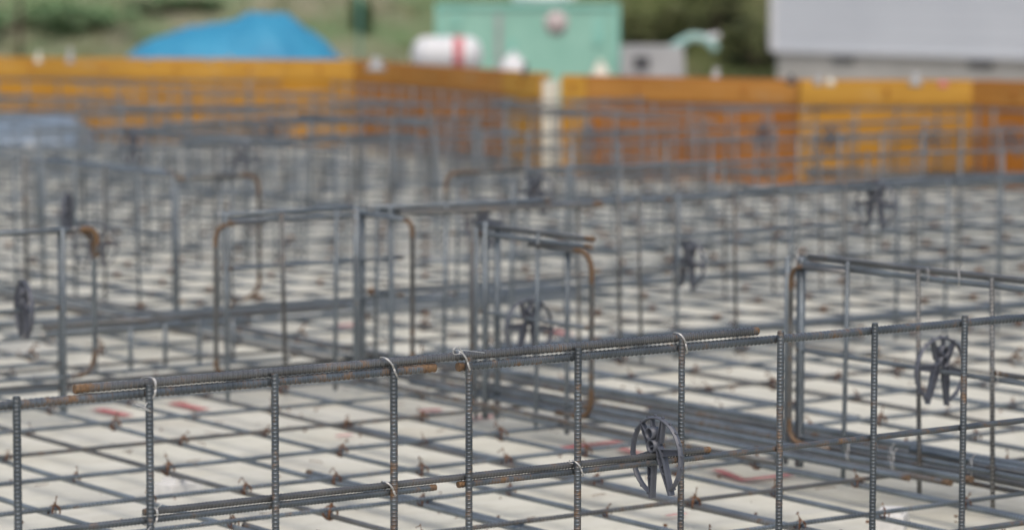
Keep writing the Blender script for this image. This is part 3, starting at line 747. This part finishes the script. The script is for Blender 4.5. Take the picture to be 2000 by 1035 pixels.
specs = [('long yellow formwork board at the upper left below the blue tarpaulin', -420, 112, 560, 120, PLY_LIT),
         ('short deep-yellow formwork board right of the tarpaulin', 560, 120, 693, 122, PLY_LIT),
         ('brown-orange formwork board sloping left of the container', 693, 122, 984, 142, PLY_SHADED),
         ('short dull-yellow formwork board just left of the pale gap', 984, 142, 1056, 148, PLY_LIT),
         ('short yellow formwork board just right of the pale gap', 1096, 151, 1146, 152, PLY_LIT),
         ('long brown-orange formwork board right of the gap', 1146, 152, 1560, 160, PLY_SHADED),
         ('bright yellow formwork board facing the camera below the house', 1562, 161, 1900, 161, PLY_LIT),
         ('orange formwork board at the right edge', 1900, 161, 2240, 172, PLY_SHADED)]
BD = []
for lb, xa, ya, xb, yb, m_ in specs: BD.append((board(lb, xa, ya, xb, yb, m_), lb))
pp = atz(1076, 150, .45)
o = empty('gap_post', (pp.x, pp.y, -.05), 0, label='cream upright board filling the gap between the orange formwork boards', cat='post')
o.rotation_euler = (0, 0, TH-math.pi/2)
b = MB(); b.box((0, .02, .215), (.085, .03, .53)); b.obj('board', CREAM, o); b = MB(); b.box((0, .05, .2), (.03, .03, .5)); b.obj('stake', TIMBER, o)
# perimeter rebar standing just inside the boards
k = 0
names = ['at the far left', 'below the right end of the tarpaulin', 'before the sloping brown board', 'left of the pale gap', 'right of the pale gap', 'before the long brown-orange board', 'before the bright yellow board', 'at the right edge']
for ((o_, A, B, d), lb), nm in zip(BD, names):
    if (B-A).length < .5: continue
    n_ = Vector((d.y, -d.x, 0))
    if n_.dot(A) > 0: n_ = -n_
    a = A+n_*.14; c = B+n_*.14
    q = panel('perimeter rebar row standing inside the formwork '+nm, (a.x, a.y), (c.x, c.y), zt=.325, levels=(0, .15, .3), off=.05, step=.2, detail=0, r=.0075, rh=.0065, rv=.0065)
    for q_ in range(5):
        e_ = n_*(.03+.05*q_); bar('foot_bar', (a.x+e_.x, a.y+e_.y, .012), (c.x+e_.x, c.y+e_.y, .012), .009, 0, ST_RIB_OLD, q)
# clamps and pegs sticking up over the boards
def peg(x, y, h, m_, lb, w_=.03, dist=None, wide=None):
    p = atz(x, y, .46); o = empty('peg', (p.x, p.y, .44), TH-math.pi/2, label=lb, cat='peg', group='pegs standing on the formwork')
    b = MB(); b.box((0, 0, h/2), (w_, w_*.6, h), Matrix.Rotation(.12, 3, 'Y'), .7); b.obj('stem', m_, o)
    b = MB(); b.tube([(0, 0, 0), (0, 0, .015), (0, 0, .03)], [w_*.7, w_*.8, w_*.4], 10); b.obj('foot', m_, o)
for a in ((75, 118, .07, CREAM, 'cream wooden peg leaning on the yellow board at the far left', .03), (137, 118, .09, GREYP, 'pale bluish peg on the yellow board beside the cream one', .035),
          (735, 132, .075, GREYP, 'wide pale peg on the board left of the white tank', .075), (290, 118, .03, TIMBER, 'small dark peg in front of the left of the tarpaulin', .03),
          (408, 118, .03, TIMBER, 'small brown peg in front of the middle of the tarpaulin', .03), (448, 118, .045, TIMBER, 'small reddish peg in front of the tarpaulin near its peak', .025),
          (1026, 142, .07, DARK, 'black peg at the foot of the green container', .025), (1398, 152, .07, GREYP, 'pale grey peg in front of the dark bank', .04),
          (1545, 158, .05, DARK, 'dark peg at the corner of the orange and yellow boards', .03), (1598, 160, .055, GREYP, 'grey peg before the house corner', .03), (1622, 160, .04, CREAM, 'pale peg next to the grey one before the house', .03),
          (1788, 161, .07, GREYP, 'grey-green clamp before the house foundation', .045), (1842, 163, .03, REDP, 'small red peg on the bright yellow board', .03)): peg(*a)

# pale blue sheet heap at the far left inside the boards
p = atz(50, 288, -.05); o = empty('plastic_sheet', (p.x, p.y, -.05), TH-math.pi/2, label='pale blue plastic sheet heaped on the slab at the far left before the yellow board', cat='plastic sheet')
b = MB(); n = 26; vs = []; fs = []
for i in range(n+1):
    for j in range(n+1):
        x = (i/n-.5)*.8; y = (j/n-.5)*.8; e = max(0, 1-abs(i/n*2-1)**5)*max(0, 1-abs(j/n*2-1)**3)
        h = e*(.16+.05*(i/n)+.05*noise.noise(Vector((x*5, y*5, 1)))+.02*noise.noise(Vector((x*14, y*14, 1)))); vs.append((x, y, h+.01))
for i in range(n):
    for j in range(n): a = i*(n+1)+j; fs.append((a, a+n+1, a+n+2, a+1))
b.add(vs, fs, True); b.obj('sheet', PALEBLUE, o)
b = MB(); b.box((.1, -.40, .02), (.09, .06, .05)); b.obj('weight_block', BLOCKM, o)

# ------------------------------------------------------------------ behind the boards
GZ = -.41
def base(x, dist): p = atd(x, 100, dist); return Vector((p.x, p.y, GZ))
VY = TH-math.pi/2          # local x to the right of the picture, local y away
# blue tarpaulin over a heap: outline of the ridge in photo pixels
o = empty('tarpaulin_heap', base(455, 27), VY, label='bright blue tarpaulin draped over a long heap behind the yellow board', cat='tarpaulin')
ridge = [(236, 124), (262, 100), (300, 76), (340, 61), (400, 50), (460, 40), (500, 29), (530, 25), (556, 29), (590, 50), (625, 76), (650, 100), (672, 122)]
D = 27.; b = MB(); vs = []; fs = []; nu, nv = 72, 28
def ridge_h(x):
    for (xa, ya), (xb, yb) in zip(ridge, ridge[1:]):
        if xa <= x <= xb: y = ya+(yb-ya)*(x-xa)/(xb-xa); return atd(x, y, D).z-GZ
    return 0
for i in range(nu+1):
    px = 236+436*i/nu; X = (px-455)*D/FPX; H = ridge_h(px)
    for j in range(nv+1):
        s_ = j/nv*2-1; hw = .75*min(1, .25+H)
        Y = s_*hw*1.5; e = max(0., 1-abs(s_)**1.7)
        z = H*e; z *= 1+.03*noise.noise(Vector((X*4, Y*4, 0))); z += .02*noise.noise(Vector((X*12, Y*9, 2)))*(e > 0)+.035*e*abs(noise.noise(Vector((X*3.2+Y*2, Y*1.5, 9))))
        vs.append((X, Y, max(z, 0)))
for i in range(nu):
    for j in range(nv): a = i*(nv+1)+j; fs.append((a, a+nv+1, a+nv+2, a+1))
b.add(vs, fs, True); b.obj('sheet', TARP, o)
b = MB()
for px in (300, 400, 520, 610): b.tube([((px-455)*D/FPX, -.98*min(1, .25+ridge_h(px)), .0), ((px-455)*D/FPX, -.6*min(1, .25+ridge_h(px)), ridge_h(px)*.62)], .004, 5)
b.obj('rope', WHITEP, o)
# mint green container
Dc = 33.
o = empty('steel_container', base(1030, Dc), VY+.03, label='mint green metal container with a faded round emblem behind the gap in the boards', cat='container')
wC = 358*Dc/FPX; tC = atd(1030, 6, Dc).z-GZ
b = MB(); b.box((0, .55, tC/2), (wC, 1.1, tC-.05)); n_ = 16
for i in range(n_): b.box((-wC/2+wC*(i+.5)/n_, -.008, tC/2), (wC/n_*.5, .016, tC-.16))
b.obj('shell', MINT, o)
b = MB()
for sx_ in (-1, 1): b.box((sx_*(wC/2-.02), -.012, tC/2), (.05, .05, tC))
for z in (.03, tC-.03): b.box((0, -.014, z), (wC-.1, .045, .06))
b.obj('frame', MINT_D, o)
b = MB(); cx = (1086-1030)*Dc/FPX; cz = atd(1086, 45, Dc).z-GZ
b.tube([(cx, -.020, cz), (cx, -.030, cz)], .125, 32); b.obj('emblem', PINK, o)
b = MB(); b.box((-.31+(0)*Dc, -.025, tC*.62), (.06, .02, tC*.55)); b.obj('door_rail', GREYP, o)
for (px, py, hh) in ((890, 40, .10), (1000, 92, .14), (1168, 60, .3)):
    b = MB(); b.box(((px-1030)*Dc/FPX, -.024, atd(px, py, Dc).z-GZ), (.10, .012, hh)); b.obj('label_plate', MINT_D, o)
o2 = empty('bag', (o.location.x+.15*Rt.x, o.location.y+.15*Rt.y, GZ+tC), VY, label='pale sack lying on the roof of the green container', cat='bag')
def blob(nm, m_, par, c, r3, seed=0, k=.12):
    b = MB(); vs = []; fs = []; a_, c_ = 20, 12
    for i in range(c_+1):
        th = math.pi*i/c_
        for j in range(a_):
            ph = 2*math.pi*j/a_; p = Vector((math.sin(th)*math.cos(ph), math.sin(th)*math.sin(ph), math.cos(th)))
            p = Vector([math.copysign(abs(q)**.75, q) for q in p]); s_ = 1+k*noise.noise(p*1.7+Vector((seed, 0, 0)))
            vs.append((c[0]+p.x*r3[0]*s_, c[1]+p.y*r3[1]*s_, c[2]+p.z*r3[2]*s_))
    for i in range(c_):
        for j in range(a_): l = (j+1) % a_; fs.append((i*a_+j, (i+1)*a_+j, (i+1)*a_+l, i*a_+l))
    b.add(vs, fs, True); return b.obj(nm, m_, par)
blob('sack', WHITEP, o2, (0, .3, .05), (.32, .2, .07)); blob('neck', WHITEP, o2, (.33, .3, .06), (.05, .04, .03))
# white tank with a red band
Dt = 29.
o = empty('water_tank', base(868, Dt), VY, label='white rounded tank with a red band lying left of the green container', cat='tank')
zc = atd(868, 108, Dt).z-GZ; rt = (108-72)*Dt/FPX
def capsule(x0, x1, r, zc, n=18):
    pts = []; rr = []
    for k in range(n+1):
        s_ = k/n; x = x0+(x1-x0)*s_; e = min(1, s_/.22, (1-s_)/.22); rr.append(max(.002, r*math.sqrt(max(0, 1-(1-e)**2)))); pts.append((x, 0, zc))
    return pts, rr
pts, rr = capsule(-66*Dt/FPX, 76*Dt/FPX, rt, zc); b = MB(); b.tube(pts, rr, 24); b.obj('shell', WHITEP, o)
b = MB(); b.tube([(18*Dt/FPX, 0, zc), (38*Dt/FPX, 0, zc)], rt*1.03, 28); b.obj('band', REDP, o)
b = MB()
for s_ in (-1, 1): b.box((s_*.18, 0, (zc-rt*.8)/2), (.06, .3, zc-rt*.8))
b.obj('cradle', GREYP, o)
for (px, py, dd, wx, hz, m_, lb) in ((1002, 122, 28, .13, .11, WHITEP, 'pale bulging sack standing before the green container'), (1172, 140, 28, .10, .06, CREAM, 'cream sack at the right foot of the green container')):
    o = empty('sack', base(px, dd), VY, label=lb, cat='sack'); top = atd(px, py-14, dd).z-GZ
    blob('body', m_, o, (0, 0, top/2), (wx, .12, top/2), px); blob('neck', m_, o, (0, 0, top), (.03, .03, .035), 3)
# grey machine with teal pipes right of the container
Dm = 32.
o = empty('pump_machine', base(1275, Dm), VY, label='low grey machine with pale teal arm between container and house', cat='machine')
topm = atd(1275, 86, Dm).z-GZ; b = MB(); b.box((0, .3, topm*.5), (130*Dm/FPX, .7, topm*.92), None, .9, .92)
b.obj('body', GREYP, o); b = MB(); b.box((-.12, -.06, atd(1240, 122, Dm).z-GZ), (.16, .02, .12)); b.obj('opening', DARK, o)
b = MB(); b.tube(sm([(.15, .1, topm*.85), (.3, .1, topm*1.02), (.45, .1, topm*1.1), (.6, .1, topm*1.02), (.66, .1, topm*.9)], 5), .045, 10); b.obj('arm', TEAL, o)
b = MB(); b.tube([(.5, .1, topm*1.07), (.7, .12, topm*1.12)], .035, 10); b.obj('hose', WHITEP, o)
for s_ in (-.2, .22):
    b = MB(); b.tube([(s_, -.1, .1), (s_, -.03, .1)], .1, 18); b.obj('wheel', DARK, o)

# house at the right
Dh = 37.
HL = atz(1506, 172, GZ)
o = empty('house', (HL.x, HL.y, GZ), -math.pi/2, label='light grey sided house on a concrete foundation at the upper right', cat='house')
LH, WH = 9., 6.5; fz = atd(1506, 97, (HL-Vector((0, 0, CAMZ))).dot(Fw)).z-GZ       # local x: along the face to the right; local y: away (+X world)
HW = 5.6
b = MB(); b.box((LH/2+.03, WH/2+.03, fz/2-.1), (LH-.02, WH-.06, fz+.2)); b.obj('foundation', FOUND, o)
b = MB()
vs = []; rows = 30; rh_ = HW/rows
for i in range(rows):
    z0 = fz+i*rh_; b.box((LH/2, .035, z0+rh_/2), (LH, .03, rh_-.002), Matrix.Rotation(-.018, 3, 'X'))
b.box((LH/2, WH/2+.05, fz+HW/2), (LH-.02, WH-.1, HW)); b.obj('wall', SIDING, o)
b = MB(); b.box((0.01, .02, fz+HW/2), (.06, .09, HW)); b.box((LH-.01, .02, fz+HW/2), (.06, .09, HW)); b.obj('corner_trim', TRIM, o)
b = MB(); b.box((LH/2, .015, fz-.02), (LH, .05, .035)); b.obj('base_flashing', TRIM, o)
for px in (1640, 1909):
    tgt = ray(px, 112); k_ = (HL.x-.0)/tgt.x; yy = HL.y-(tgt*k_).y
    b = MB(); b.box((yy, .055, fz-.10), (.38, .05, .07)); v_o = b.obj('vent', DARK, o)
    b = MB()
    for q in range(4): b.box((yy, .026, fz-.128+.018*q), (.36, .008, .005))
    b.obj('louvre', GREYP, v_o)
b = MB()
b.add([(-.4, -.4, fz+HW), (LH+.4, -.4, fz+HW), (LH+.4, WH+.4, fz+HW), (-.4, WH+.4, fz+HW), (-.4, WH/2, fz+HW+1.7), (LH+.4, WH/2, fz+HW+1.7)],
      [(0, 1, 5, 4), (2, 3, 4, 5), (0, 4, 3), (1, 2, 5), (3, 2, 1, 0)]); b.obj('roof', ROOFM, o)
for x_, z_ in ((2., fz+1.5), (5.6, fz+1.5), (2., fz+4.2), (5.6, fz+4.2)):
    b = MB(); b.box((x_, .0, z_), (1.3, .06, 1.1)); wn = b.obj('window', TRIM, o); b = MB(); b.box((x_, -.034, z_), (1.18, .01, .98)); b.obj('pane', GLASS, wn)
# low pale kerb running towards the house
A = base(1210, 36); B = base(1560, 36)
# ------------------------------------------------------------------ grassy bank
b = MB(); vs = []; fs = []; nu, nv = 120, 60
def bank(r_, f_):
    s0 = 41+2.2*noise.noise(Vector((r_*.06, 5, 0)))
    t = max(0, f_-s0); z = t*.42 if t < 26 else 10.9+(t-26)*.05
    z = z*(1-math.exp(-t*.8)); return -.46+z+(.22*noise.noise(Vector((r_*.5, f_*.5, 0)))+.10*noise.noise(Vector((r_*1.7, f_*1.7, 4))))*min(1, t*.6)
for i in range(nu+1):
    r_ = -45+90*i/nu
    for j in range(nv+1):
        f_ = 38+.0112*j*j*1.0+.1*j if False else 38+52*(j/nv)**1.6; p = Rt*r_+Fh*f_; vs.append((r_, f_, bank(r_, f_)))
for i in range(nu):
    for j in range(nv): a = i*(nv+1)+j; fs.append((a, a+nv+1, a+nv+2, a+1))
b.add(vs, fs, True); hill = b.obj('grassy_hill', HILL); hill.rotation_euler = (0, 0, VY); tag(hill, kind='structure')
rg = random.Random(2); b = MB()
for _ in range(26000):
    r_ = rg.uniform(-9.5, 9.5); f_ = 40+12*rg.random()**1.3
    z = bank(r_, f_)-.02; h = rg.uniform(.05, .17); a = rg.uniform(0, 6.28); w_ = .015; lx, ly = rg.uniform(-.06, .06), rg.uniform(-.06, .06)
    b.add([(r_-w_*math.cos(a), f_-w_*math.sin(a), z), (r_+w_*math.cos(a), f_+w_*math.sin(a), z), (r_+lx, f_+ly, z+h)], [(0, 1, 2)])
g = b.obj('grass', GRASS); g.rotation_euler = (0, 0, VY); tag(g, 'rough dry grass covering the bank behind the site', 'grass', kind='stuff')
def shrub(r_, f_, w_, h, m_, lb, n=900, seed=0):
    rr = random.Random(seed); z0 = bank(r_, f_)-.05; p = Rt*r_+Fh*f_
    o = empty('shrub', (p.x, p.y, z0), VY, label=lb, cat='shrub', group='shrubs on the grassy bank')
    lumps = [(rr.uniform(-.6, .6)*w_, rr.uniform(-.35, .35)*w_, rr.uniform(.3, .8)*h, rr.uniform(.2, .42)) for _ in range(9)]
    b = MB()
    for k in range(n):
        lx, ly, lz, ls = lumps[rr.randrange(9)]; q = Vector((rr.gauss(0, 1), rr.gauss(0, 1), rr.gauss(0, 1))).normalized()*rr.random()**.4
        c = Vector((lx+q.x*ls*w_, ly+q.y*ls*w_, max(.03, lz+q.z*ls*h))); s_ = rr.uniform(.03, .06)
        M = Matrix.Rotation(rr.uniform(0, 6.3), 3, 'Z') @ Matrix.Rotation(rr.uniform(-1, 1), 3, 'X')
        b.add([c+M @ Vector((-s_, 0, 0)), c+M @ Vector((0, -s_*.6, 0)), c+M @ Vector((s_, 0, 0)), c+M @ Vector((0, s_*.6, 0))], [(0, 1, 2, 3)])
    b.obj('foliage', m_, o); b = MB()
    for k in range(6): lx, ly, lz, ls = lumps[k]; b.tube([(0, 0, 0), (lx*.4, ly*.4, lz*.5), (lx, ly, lz)], [.03, .02, .01], 6)
    b.obj('stems', BARK, o)
def rx_at(px, d): return (px-1000)*d/FPX
k = 0
for px, f_, w_, h, m_, lb in ((-20, 42.5, 1.5, .5, LEAF, 'dark green shrub at the far left edge of the bank'), (200, 42.5, 1.3, .36, LEAF, 'low spreading green shrub left of the tarpaulin'), (345, 43.2, .9, .25, LEAF, 'green shrub rising behind the left slope of the tarpaulin'),
        (705, 42.6, .25, .5, LEAF, 'narrow green shrub beside the green post right of the tarpaulin'),
        (1260, 43.0, .8, .8, LEAF_D, 'dark shrub right behind the green container'), (1390, 43.4, .9, 1.0, LEAF_D, 'dark shrub in the middle between container and house'),
        (1480, 42.4, .7, .7, LEAF_D, 'darkest shrub against the corner of the house'), (1330, 44.6, 1.1, .9, LEAF_D, 'broad olive shrub higher on the bank left of the house')):
    shrub(rx_at(px, f_), f_, w_, h, m_, lb, seed=k); k += 1
for px, m_, rr_, lb in ((40, BARK, .03, 'dark slender post standing on the bank at the far left'), (702, MINT_D, .018, 'green post standing between the tarpaulin and the container')):
    f_ = 41.; p = Rt*rx_at(px, f_)+Fh*f_; o = empty('post', (p.x, p.y, bank(rx_at(px, f_), f_)-.1), 0, label=lb, cat='post', group='posts on the bank')
    b = MB(); b.tube([(0, 0, 0), (0, 0, 2.6)], rr_, 10); b.obj('shaft', m_, o); b = MB(); b.tube([(0, 0, 2.6), (0, 0, 2.63), (0, 0, 2.66)], [rr_*1.3, rr_*1.3, rr_*.4], 10); b.obj('cap', m_, o)
